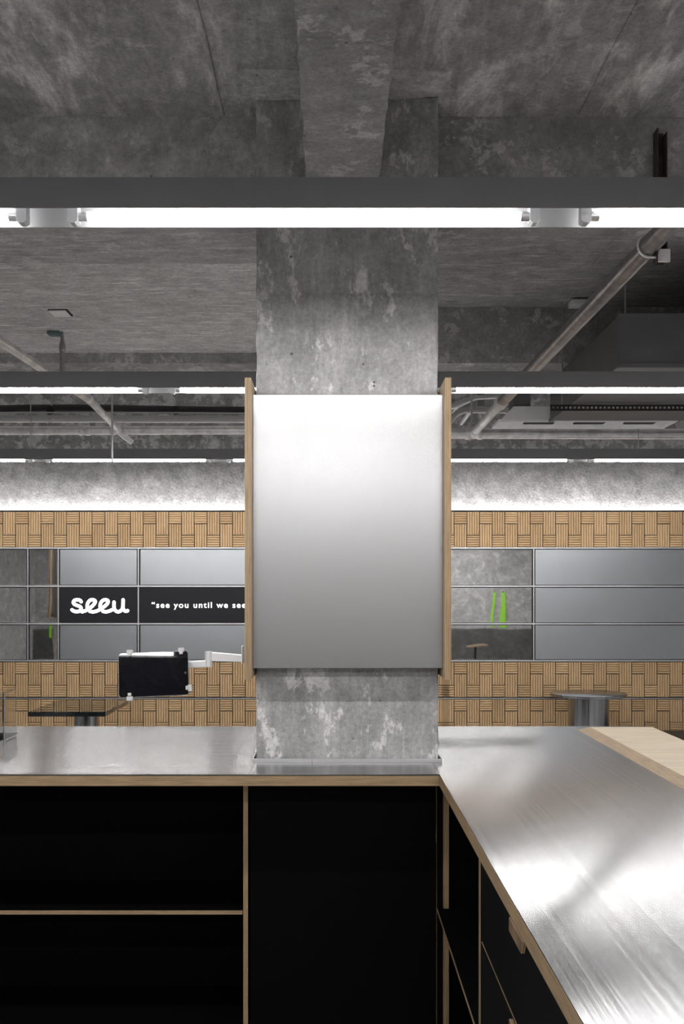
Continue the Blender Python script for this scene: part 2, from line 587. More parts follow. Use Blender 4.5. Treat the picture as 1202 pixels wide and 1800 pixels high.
# ------------------------------------------------------------------ the clad column
CX0, CX1, CY0, CY1 = -.302, .399, 3.93, 4.63
col = rough_box('concrete_column', CX0, CX1, CY0, CY1, FL, ZC, 'column', .025, .004, .016, 1)
struct(col, 'rough concrete column rising through the counter')
for sgn, (lx0, lx1) in ((-1, (CX0 - .05, -.11)), (1, (.172, CX1 + .03))):   # mortar left round the column head
    lump = rough_box('mortar_patch', lx0, lx1, 3.72, 3.94, ZC - .012, ZC + .02, 'lump', .018, .012, .02, sgn * 4.0)
    lump.parent = col


def board(name, x0, x1, y0, y1, z0, z1, face, parent=None, loc=None, bevel=0.0008):
    """a plywood board: two faces of their own material, striped edges"""
    d = (x1 - x0, y1 - y0, z1 - z0)
    ax = d.index(min(d))
    mis = [1, 1, 1]
    mis[ax] = 0
    return MB().box(x0, x1, y0, y1, z0, z1, mis=mis).build(name, [face, PLY[ax]], parent, bevel, loc)


ZP0, ZP1 = 1.268, 2.290
cd = thing('column_cladding', (.048, 3.80, ZP0), 'satin steel sheet between two plywood fins fixed to the concrete column in the counter', 'column cladding')
board('plywood_fin', -.329, -.306, 3.75, 4.10, 1.232, 2.338, 'ply_board', cd)
board('plywood_fin', .405, .427, 3.75, 4.10, 1.232, 2.338, 'ply_board', cd)
sp = MB().box(-.3055, .4045, 3.822, 3.842, ZP0, ZP1).build('steel_panel', 'steel_panel', cd, .002)
MB().box(-.27, .37, 3.842, 3.935, ZP0 + .06, ZP1 - .05).build('mounting_frame', 'black', cd)

# its twin further along the counter, seen only in the mirror sheets
TX = -3.32
col2 = rough_box('concrete_column', TX - .35, TX + .35, CY0, CY1, FL, ZC, 'column', .06, .004, .016, 31)
struct(col2, 'rough concrete column with cladding seen in the mirror sheets')
cd2 = thing('column_cladding', (TX, 4.75, ZP0), 'steel sheet between plywood fins reflected in the mirror sheets beside the black sign', 'column cladding')
board('plywood_fin', TX - .377, TX - .354, 4.45, 4.81, 1.232, 2.338, 'ply_board', cd2)
board('plywood_fin', TX + .354, TX + .377, 4.45, 4.81, 1.232, 2.338, 'ply_board', cd2)
MB().box(TX - .353, TX + .353, 4.72, 4.74, ZP0, ZP1).build('steel_panel', 'steel_panel', cd2, .002)
MB().box(TX - .30, TX + .30, 4.625, 4.72, ZP0 + .06, ZP1 - .05).build('mounting_frame', 'black', cd2)

# ------------------------------------------------------------------ far wall: tile bands, metal sheets, sign
YT = 9.0      # front plane of the cladding
TILE_W = .112


def tile_mesh(w, h, along_z, name):
    m = MB()
    g, d, nr = .0026, .014, 5
    W, H = w / 2 - g, h / 2 - g
    span, run = (W, H) if along_z else (H, W)
    prof = []
    for i in range(nr):
        a = -span + 2 * span * i / nr
        s_ = 2 * span / nr
        prof += [(a + .0001, -.002), (a + s_ * .24, -d), (a + s_ * .76, -d)]
    prof.append((span - .0001, -.002))
    pts = [(-span, 0)] + prof + [(span, 0)]

    def pt(u, r_, dd):
        return (u, dd, r_) if along_z else (r_, dd, u)
    n = len(pts)
    m.v = [pt(u, -run, dd) for u, dd in pts] + [pt(u, run, dd) for u, dd in pts]
    for i in range(n - 1):
        m.face([i, i + 1, n + i + 1, n + i])
    m.face(list(range(n)))
    m.face(list(range(2 * n - 1, n - 1, -1)))
    me = bpy.data.meshes.new(name)
    me.from_pydata(m.v, [], m.f)
    me.materials.append(M['tile'])
    bm = bmesh.new(); bm.from_mesh(me)
    bmesh.ops.recalc_face_normals(bm, faces=bm.faces)
    bm.to_mesh(me); bm.free()
    return me


def tile_band(label, ztop, hh, hv):
    zb = ztop - hh - hv
    back = MB().box(-4.22, 4.10, YT, YT + .05, zb, ztop).build('tile_backing', 'black', None, 0, (0, YT + .02, zb))
    back.name = 'wall_tiling'
    struct(back, label)
    meH = tile_mesh(TILE_W, hh, False, 'tile')
    meV = tile_mesh(TILE_W, hv, True, 'tile')
    xs = [(-2.8015 + .1121 * k, (k % 2) == 0) for k in range(-12, 34)]
    xs += [(.0495 + 1.0 + .1114 * k, (k % 2) == 0) for k in range(-1, 28)]
    xl = xs[45][0] + .1121
    for x, a in xs:
        z = ztop
        for hor in ((True, False) if a else (False, True)):
            h = hh if hor else hv
            o = bpy.data.objects.new('tile', meH if hor else meV)
            C.objects.link(o)
            o.parent = back
            o.location = (x + .0558, -.0185, z - h / 2 - zb)
            z -= h


ZT1 = EYE + (HY - 899.5) / F * YT
ZT2 = EYE + (HY - 1163.5) / F * YT
ZT3 = EYE + (HY - 1229.0) / F * YT
tile_band('band of ribbed tan tiles above the metal sheets', ZT1, .108, .206)
tile_band('band of ribbed tan tiles under the metal sheets', ZT2, .106, .204)
tile_band('lowest band of ribbed tan tiles under the steel rail', ZT3, .104, .204)
struct(MB().box(-4.25, 4.1, YT - .012, YT + .04, ZT2 - .318, ZT2 - .313 + .001).box(-4.25, 4.1, YT - .012, YT + .04, ZT3 + .003, ZT3 + .014).build('trim_2', 'trim'), 'steel rail between the lower tile bands')
struct(MB().box(-4.25, 4.1, YT - .004, YW, FL, ZT3 - .312).build('baseboard_far', 'dado'), 'dark plinth under the tiles')
struct(MB().box(-4.25, 4.1, YT - .006, YT + .06, ZT1, ZT1 + .012).build('trim_3', 'black'), 'black capping strip on the tile band')

led = MB().box(-4.25, 4.1, YT + .085, YT + .105, ZT1 - .03, ZT1 - .015).build('led_strip', 'led', None, 0, (.25, YT + .09, ZT1 - .03))
tag(led, 'white light strip hidden in the cove behind the top tile band', 'light strip')
MB().box(-4.25, 4.1, YT + .05, YW, ZT1 - .06, ZT1 - .03).build('cove_shelf', 'white_plastic', led)

# grid of sheets
ZG = [EYE + (HY - y) / F * YT for y in (963.5, 1030.5, 1096.5, 1161.5)]
XG = [(-640, -330), (-325, -112), (-108, 48), (51, 102), (104, 242), (245, 690), (693, 936), (939, 1180 + 145), (1329, 1415)]
KIND = ['steel', 'mirror', 'mirror', 'mirror', 'steel', 'steel', 'mirror', 'steel', 'steel']
pg = thing('metal_wall_panelling', (.3, YT, ZG[3]), 'grid of dull steel and warped mirror sheets in thin steel trims between tan tile bands', 'wall panelling')
MB().box(-5.6, 4.15, YT + .012, YT + .06, ZG[3] - .004, ZG[0] + .004).build('backing', 'black', pg)
for x0, x1 in XG:
    pass
for i, ((a, b), kd) in enumerate(zip(XG, KIND)):
    xa, xb = (a - HX) / F * YT + .008, (b - HX) / F * YT - .008
    for r in range(3):
        zt, zb = ZG[r] - .012, ZG[r + 1] + .012
        if r == 1 and i in (4, 5):
            continue
        o = MB().box(xa, xb, YT - .001, YT + .012, zb, zt).build('steel_sheet' if kd == 'steel' else 'mirror_sheet', 'steel_wall' if kd == 'steel' else 'mirror', pg, .0015)
        if kd == 'mirror':
            o['label'] = 'warped mirror sheet'
for z in ZG:
    MB().box(-5.6, 4.15, YT - .014, YT + .012, z - .0065, z + .0065).build('trim_strip', 'trim', pg, .001)
for i in range(len(XG) - 1):
    xm = ((XG[i][1] + XG[i + 1][0]) / 2 - HX) / F * YT
    for r in range(3):
        MB().box(xm - .005, xm + .005, YT - .012, YT + .012, ZG[r + 1] + .0065, ZG[r] - .0065).build('trim_strip', 'trim', pg)

# the black sign of two boards
sg = thing('wall_sign', ((245 - HX) / F * YT, YT - .012, ZG[2]), 'black sign strip with a white script logo and lit white lettering across the wall sheets', 'sign')
for a, b in ((104, 242.6), (244.2, 690)):
    xa, xb = (a - HX) / F * YT, (b - HX) / F * YT
    MB().box(xa, xb, YT - .010, YT + .010, ZG[2] + .007, ZG[1] - .007).build('sign_board', 'sign_black', sg)


def catmull(pts, n=8):
    P_ = [Vector((*p, 0)) for p in pts]
    P_ = [P_[0] * 2 - P_[1]] + P_ + [P_[-1] * 2 - P_[-2]]
    out = []
    for i in range(1, len(P_) - 2):
        for k in range(n):
            t = k / n
            p0, p1, p2, p3 = P_[i - 1:i + 3]
            out.append(0.5 * ((2 * p1) + (p2 - p0) * t + (2 * p0 - 5 * p1 + 4 * p2 - p3) * t * t + (3 * p1 - p0 - 3 * p2 + p3) * t ** 3))
    out.append(P_[-2])
    return out


def stroke(pts, wpx, depth=.008):
    """flat rounded stroke on the sign, points in units of a tenth of a pixel from (116,1040)"""
    m = MB()
    c = catmull(pts)
    path = []
    k = YT / F
    for p in c:
        path.append(Vector(((116 + p.x * .09983 - HX) * k, 0, EYE + (HY - 1040 - p.y * .09983) * k)))
    r = wpx * .09983 * k / 2
    # rounded ends
    t0 = (path[0] - path[1]).normalized(); t1 = (path[-1] - path[-2]).normalized()
    ext0 = [path[0] + t0 * r * s_ for s_ in (.98, .85, .5)]
    ext1 = [path[-1] + t1 * r * s_ for s_ in (.5, .85, .98)]
    rad = [r * .2, r * .53, r * .87] + [r] * len(path) + [r * .87, r * .53, r * .2]
    m.tube(ext0 + path + ext1, rad, 10)
    m.v = [(x, YT - .0125 + y / r * depth * .5, z) for x, y, z in m.v]
    return m


LW = 60
logo = stroke([(272, 178), (255, 155), (215, 143), (160, 152), (135, 185), (155, 222), (210, 245), (258, 268), (272, 305), (240, 342), (190, 352), (140, 340), (112, 320)], LW)
for pts in ([(290, 355), (370, 325), (450, 270), (510, 205), (518, 165), (480, 143), (430, 152), (390, 200), (378, 255), (385, 290)],
            [(425, 345), (480, 355), (550, 340), (625, 300), (700, 245), (742, 195), (742, 160), (705, 143), (655, 155), (618, 200), (605, 255), (612, 285)],
            [(655, 345), (710, 355), (770, 340), (820, 318)],
            [(850, 185), (850, 270), (868, 325), (920, 355), (975, 330), (1005, 275), (1010, 145)],
            [(1008, 200), (1010, 290), (1035, 335), (1075, 342), (1088, 335)]):
    s2 = stroke(pts, LW)
    b0 = len(logo.v)
    logo.v += s2.v
    for f, mi, sm in zip(s2.f, s2.m, s2.s):
        logo.face([b0 + i for i in f], mi, sm)
lo = logo.build('logo', 'letter', sg)
lo['label'] = 'white script logo reading seeu'
fc = bpy.data.curves.new('lettering', 'FONT')
fc.body = '\u201csee you until we see'
fc.size = 0.072
fc.extrude = .003
fc.offset = .0008
fc.space_character = 1.22
fo = bpy.data.objects.new('lettering_source', fc)
C.objects.link(fo)
bpy.context.view_layer.update()
dg = bpy.context.evaluated_depsgraph_get()
tm = bpy.data.meshes.new_from_object(fo.evaluated_get(dg))
bpy.data.objects.remove(fo)
w0 = min(v.co.x for v in tm.vertices); w1 = max(v.co.x for v in tm.vertices)
x_a, x_b = (267 - HX) / F * YT, (432 - HX) / F * YT
zb_ = EYE + (HY - 1068.3) / F * YT
sl = parent_loc(sg)
for v in tm.vertices:
    x = x_a + (v.co.x - w0) / (w1 - w0) * (x_b - x_a)
    v.co = Vector((x, YT - .0135 - v.co.z, zb_ + v.co.y)) - sl
tm.materials.clear(); tm.materials.append(M['letter'])
edges = [-9999, 303.5, 336.5, 377.5, 403.0, 9999]
for w in range(5):
    wm = tm.copy()
    bm = bmesh.new(); bm.from_mesh(wm)
    seen, kill = set(), []
    for v in bm.verts:
        if v in seen:
            continue
        isl, st_ = [], [v]
        seen.add(v)
        while st_:
            q_ = st_.pop(); isl.append(q_)
            for e_ in q_.link_edges:
                o_ = e_.other_vert(q_)
                if o_ not in seen:
                    seen.add(o_); st_.append(o_)
        px_ = HX + (sum(q_.co.x for q_ in isl) / len(isl) + sl.x) / YT * F
        if not edges[w] <= px_ < edges[w + 1]:
            kill += isl
    bmesh.ops.delete(bm, geom=kill, context='VERTS')
    bm.to_mesh(wm); bm.free()
    to = bpy.data.objects.new('lettering', wm)
    C.objects.link(to); to.parent = sg
    to['label'] = 'white lettering'

# ------------------------------------------------------------------ linear lights
PITCH = 1.395
ZH, HH, HW = 2.573, .081, .15


def batten_meshes():
    b = MB().box(-.60, .60, -.024, .024, .044, .074)
    b.box(-.60, .60, -.010, .010, .036, .044)
    h = MB()
    h.prism([(-.014, .05), (-.014, -.012), (-.006, -.018), (.006, -.018), (.014, -.012), (.014, .05)], 1, -.017, .017)
    h.box(-.010, .022, -.012, .012, .048, .060)
    return b, h


def linear_light(yc, x_ref, xa, xb, label, group):
    root = thing('linear_light', (0, yc, ZH), label, 'light', group)
    y0, y1 = yc - HW / 2, yc + HW / 2
    m = MB()
    t = .0035
    m.box(xa, xb, y0, y0 + t, ZH, ZH + HH)
    m.box(xa, xb, y1 - t, y1, ZH, ZH + HH)
    m.box(xa, xb, y0 + t, y1 - t, ZH + HH - t, ZH + HH)
    m.box(xa, xa + t, y0 + t, y1 - t, ZH, ZH + HH - t)
    m.box(xb - t, xb, y0 + t, y1 - t, ZH, ZH + HH - t)
    m.build('housing', 'housing', root)
    k0 = math.ceil((xa + .75 - x_ref - PITCH / 2) / PITCH)
    k = k0
    first = None
    while x_ref + PITCH * (k + .5) < xb - .655:
        cx = x_ref + PITCH * (k + .5)
        if first is None:
            b, h = batten_meshes()
            off = lambda mm: [(x + cx, y + yc, z + ZH) for x, y, z in mm.v]
            b.v = off(b)
            bo = b.build('batten', 'pale_plastic', root)
            bo.location = (0, 0, 0)
            kids = []
            for s_ in (-1, 1):
                hh = batten_meshes()[1]
                hh.v = [(cx + s_ * (.628 - 0) + (x if s_ > 0 else -x), y + yc, z + ZH) for x, y, z in hh.v]
                kids.append(hh.build('lampholder', 'pale_plastic', bo))
                kids.append(MB().tube([(cx + s_ * .590, yc, ZH + .004), (cx + s_ * .614, yc, ZH + .004)], .0128, 12).build('end_cap', 'cap_metal', bo))
            kids.append(MB().tube([(cx - .590, yc, ZH + .004), (cx + .590, yc, ZH + .004)], .0130, 8, caps=False).build('fluorescent_tube', 'tube', bo))
            # short feed cable and mounting rail bridging the gap to the next batten
            kids.append(MB().tube([(cx - .640, yc - .012, ZH + .050), (cx - .675, yc - .02, ZH + .048), (cx - .690, yc - .014, ZH + .060), (cx - .705, yc, ZH + .070)], .0065, 8).build('feed_cable', 'pale_plastic', bo))
            kids.append(MB().box(cx - .756, cx - .60, yc - .006, yc + .022, ZH + .062, ZH + .0765).box(cx - .756, cx - .60, yc + .010, yc + .018, ZH + .052, ZH + .062).build('mounting_rail', 'dark_pipe', bo))
            first = (bo, kids, cx)
        else:
            bo, kids, c0 = first
            b2 = bo.copy(); C.objects.link(b2); b2.parent = root; b2.location = (cx - c0, 0, 0)
            for kd in kids:
                k2 = kd.copy(); C.objects.link(k2); k2.parent = b2
        k += 1
    for x in (-3.4, -2.35, 2.35, 3.2):
        zc = ZC
        MB().tube([(x, yc, ZH + HH), (x, yc, zc + .01 if not (x < 0 and 4.2 < yc < 7) else ZS + .01)], .004, 6).build('hanger_rod', 'rod', root)
    return root


ROWS = [(-2.0, -.78, 'grey linear fluorescent light behind the camera, reflected in the wall sheets'),
        (.40, -.78, 'grey linear fluorescent light over the aisle, reflected in the steel column sheet'),
        (2.795, -.781, 'grey linear fluorescent light crossing above the counter before the column'),
        (5.18, -.887, 'grey linear fluorescent light passing behind the concrete column'),
        (7.92, -.890, 'grey linear fluorescent light nearest the plaster wall, below the pipes')]
for y, x, l in ROWS:
    linear_light(y, x, x - PITCH * 3 + .4 if y < 1 else x - PITCH * 3 + .02, x + PITCH * 3 - .02, l, 'linear fluorescent lights')

# ------------------------------------------------------------------ counter: worktop and cabinets
ZT = .90
YF, YK = 3.668, 4.985      # front and back edge of the left run
XI = .3755                  # inner edge of the right run
XO = 1.495
YN = 0.75                  # near end of the right run
wt = thing('worktop', (.2, 3.7, ZT - .042), 'brushed steel and plywood worktop running round the column in an L', 'worktop')
# plywood core edge bands (with a thin black seam under the metal)
T0, T1 = ZT - .042, ZT - .006
hole = (-1.92, -1.466, 4.28, 4.756)
core = MB()


def slab(m, x0, x1, y0, y1, z0, z1):
    m.box(x0, x1, y0, y1, z0, z1, mis=[1, 1, 0])


slab(core, -2.6, hole[0], YF, YK, T0, T1)
slab(core, hole[1], -.304, YF, YK, T0, T1)
slab(core, hole[0], hole[1], YF, hole[2], T0, T1)
slab(core, hole[0], hole[1], hole[3], YK, T0, T1)
core.build('plywood_core', ['ply_board', PLY[2]], wt)
core = MB()
slab(core, -.3035, XI - .001, YF, CY0 - .006, T0, T1)
core.build('plywood_core', ['ply_board', PLY[2]], wt)
core = MB()
slab(core, -.3035, CX1 + .002, CY1 + .006, YK, T0, T1)
core.build('plywood_core', ['ply_board', PLY[2]], wt)
core = MB()
slab(core, XI, XO, YN, CY0 - .006, T0, T1)
slab(core, CX1 + .006, XO, CY0 - .006, YK, T0, T1)
core.build('plywood_core', ['ply_board', PLY[2]], wt)
sm_ = MB()
sm_.box(-2.6, hole[0], YF + .004, YK, T1, ZT - .002)
sm_.box(hole[1], -.304, YF + .004, YK, T1, ZT - .002)
sm_.box(hole[0], hole[1], YF + .004, hole[2], T1, ZT - .002)
sm_.box(hole[0], hole[1], hole[3], YK, T1, ZT - .002)
sm_.box(-.304, XI + .004, YF + .004, CY0 - .006, T1, ZT - .002)
sm_.box(-.304, CX1 + .006, CY1 + .006, YK, T1, ZT - .002)
sm_.box(XI + .004, XO, YN, CY0 - .006, T1, ZT - .002)
sm_.box(CX1 + .006, XO, CY0 - .006, YK, T1, ZT - .002)
sm_.build('black_seam', 'black', wt)


def sheet(polys, mat, name='steel_sheet'):
    m = MB()
    for p in polys:
        m.prism(p, 2, ZT - .002, ZT)
    return m.build(name, mat, wt)


rect = lambda x0, x1, y0, y1: [(x0, y0), (x1, y0), (x1, y1), (x0, y1)]
lft = [rect(-2.6, hole[0], YF, YK), rect(hole[1], -.306, YF, YK), rect(hole[0], hole[1], YF, hole[2]), rect(hole[0], hole[1], hole[3], YK)]
sheet(lft, 'steel_top_x')
sheet([rect(-.3045, XI - .001, YF, CY0 - .004)], 'steel_top_x')
sheet([rect(-.3045, CX1 + .004, CY1 + .004, YK)], 'steel_top_x')
sheet([rect(XI, XO, YN, CY0 - .004), rect(CX1 + .0055, XO, CY0 - .004, YK)], 'steel_top_y')
# upstand round the column foot
u = MB()
u.box(CX0 - .012, -.087, CY0 - .012, CY0 - .008, ZT, ZT + .015)
u.box(-.085, CX1 + .012, CY0 - .012, CY0 - .008, ZT, ZT + .0145)
u.box(CX0 - .012, CX0 - .008, CY0 - .008, CY1 + .012, ZT, ZT + .015)
u.box(CX1 + .008, CX1 + .012, CY0 - .008, CY1 + .012, ZT, ZT + .015)
u.box(CX0 - .012, CX1 + .012, CY1 + .008, CY1 + .012, ZT, ZT + .015)
u.build('upstand', 'trim', wt, .0008)
# raised plywood ledge along the outer side
pl = MB()
e0, e1 = 1.152, 1.202
pl.v = []
ya, yb = YN, 4.86
pts = [(e0, ZT), (XO, ZT), (XO, ZT + .018), (e1, ZT + .018)]
b0 = 0
for yv, sh in ((ya, 0), (yb, 0)):
    for i, (x, z) in enumerate(pts):
        pl.v.append((x, yv - (.04 if (yv == yb and i >= 2) else 0), z))
pl.face([0, 1, 2, 3], 1); pl.face([7, 6, 5, 4], 1)
for i in range(4):
    j = (i + 1) % 4
    pl.face([j, i, 4 + i, 4 + j], 0 if i == 2 else 1)
lg = pl.build('plywood_ledge', ['ply_top', PLY[0]], wt)
lg['label'] = 'pale birch plywood ledge'

# sink bowl under the cut-out
sb = thing('sink_basin', (-1.69, 4.5, .70), 'dark steel basin let into the cut-out of the left worktop', 'basin')
m = MB()
m.box(hole[0] + .002, hole[1] - .002, hole[2] + .002, hole[3] - .002, .70, .704)
m.box(hole[0] + .002, hole[0] + .006, hole[2] + .002, hole[3] - .002, .704, ZT - .004)
m.box(hole[1] - .006, hole[1] - .002, hole[2] + .002, hole[3] - .002, .704, ZT - .004)
m.box(hole[0] + .006, hole[1] - .006, hole[2] + .002, hole[2] + .006, .704, ZT - .004)
m.box(hole[0] + .006, hole[1] - .006, hole[3] - .006, hole[3] - .002, .704, ZT - .004)
m.build('bowl', 'black_metal', sb)
MB().lathe(-1.69, 4.5, [(.0, .704), (.035, .704), (.04, .707), (.03, .709), (.0, .708)], 20).build('drain', 'trim', sb)

gs = thing('glass_screen', (-1.70, 4.46, ZT), 'small clear screen standing on the left worktop by the basin', 'screen')
MB().box(-1.94, -1.436, 4.45, 4.456, ZT + .001, 1.115).build('pane', 'clear', gs, .0008)
MB().box(-1.442, -1.436, 4.457, 4.62, ZT + .001, 1.115).build('pane', 'clear', gs, .0008)
MB().box(-1.436, -1.432, 4.447, 4.453, ZT, 1.115).build('corner_post', 'dark_pipe', gs)

YC = 3.850          # front plane of the left-run cabinets
ZU = T0 - .001      # underside of the worktop
cab = thing('open_cabinet', (-1.45, YC, FL), 'open black shelf cabinet with bare plywood edges under the left worktop', 'cabinet')
board('side_panel', -.344, -.325, YC, 4.27, FL + .06, ZU, 'laminate', cab)
board('side_panel', -2.56, -2.54, YC, 4.27, FL + .06, ZU, 'laminate', cab)
board('shelf', -2.538, -.346, YC + .001, 4.25, .339, .356, 'laminate', cab)
board('bottom_panel', -2.538, -.346, YC + .001, 4.25, FL + .06, FL + .078, 'laminate', cab)
MB().box(-2.538, -.346, 4.252, 4.27, FL + .06, ZU).build('back_panel', 'laminate', cab)
MB().box(-2.54, -.346, YC + .06, 4.2, FL, FL + .058).build('plinth', 'laminate', cab)

mid = thing('column_cabinet', (.03, YC, FL), 'closed black cabinet front under the worktop below the column', 'cabinet')
board('front_panel', -.3165, .3805, YC, YC + .018, FL + .06, ZU, 'laminate', mid)
MB().box(-.31, .376, YC + .02, YC + .03, FL, FL + .058).build('plinth', 'laminate', mid)

XC = .3840           # face plane of the right-run cabinets
cab2 = thing('open_cabinet', (.7, 3.3, FL), 'open black shelf cabinet with bare plywood edges in the right run beside the corner', 'cabinet')
Y0, Y1 = 2.73, YC - .002
board('side_panel', XC, 1.40, Y0 - .018, Y0, FL + .06, ZU, 'laminate', cab2)
board('side_panel', XC, 1.40, Y1 - .004, Y1 + .014, FL + .06, ZU, 'laminate', cab2)
board('shelf', XC, 1.38, Y0 + .001, Y1 - .006, .355, .371, 'laminate', cab2)
board('bottom_panel', XC, 1.38, Y0 + .001, Y1 - .006, FL + .06, FL + .078, 'laminate', cab2)
MB().box(1.385, 1.40, Y0 + .001, Y1 - .006, FL + .06, ZU).build('back_panel', 'laminate', cab2)
board('corner_post', .4055, .4265, Y1 - .03, Y1 - .008, .372, ZU, 'laminate', cab2)
board('corner_post', .4055, .4265, Y1 - .03, Y1 - .008, FL + .079, .354, 'laminate', cab2)
for o in cab2.children:
    if o.name.startswith('corner_post'):
        o.data.materials[0] = PLY[0]
MB().box(XC + .06, 1.38, Y0, Y1, FL, FL + .058).build('plinth', 'laminate', cab2)


def drawer_unit(yn, yf, label):
    d = thing('drawer_cabinet', (.7, (yn + yf) / 2, FL), label, 'cabinet', 'drawer cabinets of the right run')
    board('side_panel', XC, 1.40, yf - .018, yf, FL + .06, ZU, 'laminate', d)
    board('side_panel', XC, 1.40, yn, yn + .018, FL + .06, ZU, 'laminate', d)
    MB().box(1.385, 1.40, yn + .018, yf - .018, FL + .06, ZU).build('back_panel', 'laminate', d)
    MB().box(XC + .06, 1.38, yn, yf, FL, FL + .058).build('plinth', 'laminate', d)
    for z0, z1 in ((.641, ZU - .004), (.29, .634), (FL + .07, .283)):
        fr = MB().box(XC, XC + .018, yn + .020, yf - .020, z0, z1, mis=[0, 1, 1]).build('drawer_front', ['laminate', PLY[0]], d, .0006)
        MB().box(XC + .02, 1.36, yn + .03, yf - .03, z0 + .02, z1 - .03).build('drawer_box', 'laminate', fr)
        yc = 2.12 if yf > 2.5 else (yn + yf) / 2
        h = MB()
        zt = z1 - .001
        h.hexa([(XC - .009, yc - .055, zt - .030), (XC - .0005, yc - .055, zt - .030), (XC - .0005, yc + .085, zt - .030), (XC - .009, yc + .085, zt - .030),
                (XC - .009, yc - .075, zt), (XC - .0005, yc - .075, zt), (XC - .0005, yc + .085, zt), (XC - .009, yc + .085, zt)])
        h.build('handle', PLY[0], fr, .001)
    return d


drawer_unit(1.48, 2.710, 'black drawer cabinet with plywood pull handles in the right run beside the open cabinet')
drawer_unit(.80, 1.478, 'black drawer cabinet with plywood pull handles at the end of the right run')

# ------------------------------------------------------------------ tablet on its arm
tb = thing('tablet', P(270, 1190, 3.95), 'black tablet held landscape by white clips on a silver arm beside the plywood fin', 'tablet')
TL = Vector(P(270, 1185, 3.95))


def rrect(w, h, r, n=5):
    pts = []
    for cx, cy, a0 in ((w / 2 - r, h / 2 - r, 0), (-w / 2 + r, h / 2 - r, PI / 2), (-w / 2 + r, -h / 2 + r, PI), (w / 2 - r, -h / 2 + r, 1.5 * PI)):
        for k in range(n + 1):
            a = a0 + PI / 2 * k / n
            pts.append((cx + r * math.cos(a), cy + r * math.sin(a)))
    return pts


tb.location = TL
tb.rotation_euler = (math.radians(-11.5), math.radians(-2.2), math.radians(3))


def local_build(m, name, mats, par, bevel=0.0):
    """mesh given in the tilted frame of its parent"""
    me = m.build(name, mats, None, bevel)
    me.parent = par
    me.location = (0, 0, 0)
    return me


local_build(MB().prism(rrect(.268, .172, .012), 1, 0, .007), 'body', 'tablet_rim', tb, .0006)
sc_ = local_build(MB().prism(rrect(.2655, .1695, .011), 1, -.0012, .0004), 'screen', 'screen', tb)
m = MB(); m.tube([(.122, -.0014, 0), (.122, -.0008, 0)], .005, 14)
local_build(m, 'home_button', 'black_metal', tb)
for x, z in ((-.091, .086), (.107, .086), (-.092, -.087), (.134, -.060)):
    m = MB()
    sx = 1 if abs(x) < .13 else 0
    sz = (1 if z > 0 else -1) if sx else 0
    if sx:
        m.box(x - .012, x + .012, -.006, .012, z - .005 if sz > 0 else z - .012, z + .012 if sz > 0 else z + .005)
        m.box(x - .007, x + .007, -.010, -.002, z - .010 * sz - .004, z - .010 * sz + .008)
    else:
        m.box(x - .004, x + .012, -.006, .012, z - .013, z + .013)
        m.box(x - .012, x - .002, -.010, -.002, z - .007, z + .009)
    local_build(m, 'clip', 'clip', tb, .002)
local_build(MB().box(-.115, .12, .0075, .014, -.012, .012).box(-.012, .012, .0075, .014, -.08, .08), 'clip_bracket', 'clip', tb, .001)
ar = thing('swivel_bracket', P(428, 1163, 3.98), 'silver jointed arm carrying the tablet, screwed to the left plywood fin', 'bracket')
ya_ = 3.98
a, b = P(430.2, 1135, ya_), P(426, 1166, ya_)
MB().box(a.x - .0095, -.3575, ya_ - .03, ya_ + .03, b.z, a.z).build('mounting_plate', 'arm', ar, .002)
a, b = P(427, 1150, ya_), P(372, 1146, ya_)
m = MB()
m.hexa([(b.x, ya_ - .014, b.z - .036), (a.x, ya_ - .014, a.z - .030), (a.x, ya_ + .014, a.z - .030), (b.x, ya_ + .014, b.z - .036),
        (b.x, ya_ - .014, b.z), (a.x, ya_ - .014, a.z - .002), (a.x, ya_ + .014, a.z - .002), (b.x, ya_ + .014, b.z)])
m.build('upper_arm', 'arm', ar, .003)
a, b = P(372.5, 1145, ya_), P(366, 1172, ya_)
MB().tube([(b.x + .002, ya_, b.z), (b.x + .002, ya_, a.z)], .0155, 16).build('joint', 'arm', ar)
a, b = P(368, 1160, ya_), P(300, 1166, ya_)
m = MB()
y2 = 4.02
m.hexa([(b.x, y2 - .013, b.z - .026), (a.x, ya_ - .013, a.z - .026), (a.x, ya_ + .013, a.z - .026), (b.x, y2 + .013, b.z - .026),
        (b.x, y2 - .013, b.z), (a.x, ya_ - .013, a.z), (a.x, ya_ + .013, a.z), (b.x, y2 + .013, b.z)])
m.build('forearm', 'arm', ar, .003)
MB().tube([(b.x + .01, y2 + .004, b.z - .013), (TL.x, TL.y + .017, TL.z)], .012, 12).build('swivel', 'arm', ar)

# ------------------------------------------------------------------ tables
rt = thing('round_table', (2.104, 8.49, FL), 'round steel pedestal table with a thick drum base beyond the right worktop', 'table')
MB().lathe(2.104, 8.49, [(.0, .694), (.300, .694), (.311, .697), (.312, .716), (.306, .720), (.0, .720)], 64).build('table_top', 'steel_turned', rt)
MB().lathe(2.104, 8.49, [(.172, FL), (.172, FL + .02), (.168, FL + .02), (.168, .692), (.0, .692)], 48).build('drum_base', 'steel_turned', rt)

gt = thing('glass_table', (-1.866, 7.5, FL), 'square smoky glass table on a tapered steel base beyond the left worktop', 'table')
MB().box(-2.131, -1.591, 7.11, 7.90, .690, .722, mis=[1, 1, 0]).build('table_top', ['glass', 'glass_edge'], gt, .002)
MB().lathe(-1.821, 7.52, [(.14, FL), (.135, FL + .02), (.10, .30), (.086, .665), (.0, .665)], 40).build('tapered_base', 'steel_turned', gt)
MB().lathe(-1.821, 7.52, [(.0, .665), (.16, .665), (.165, .668), (.165, .686), (.0, .689)], 40).build('mounting_disc', 'steel_turned', gt)

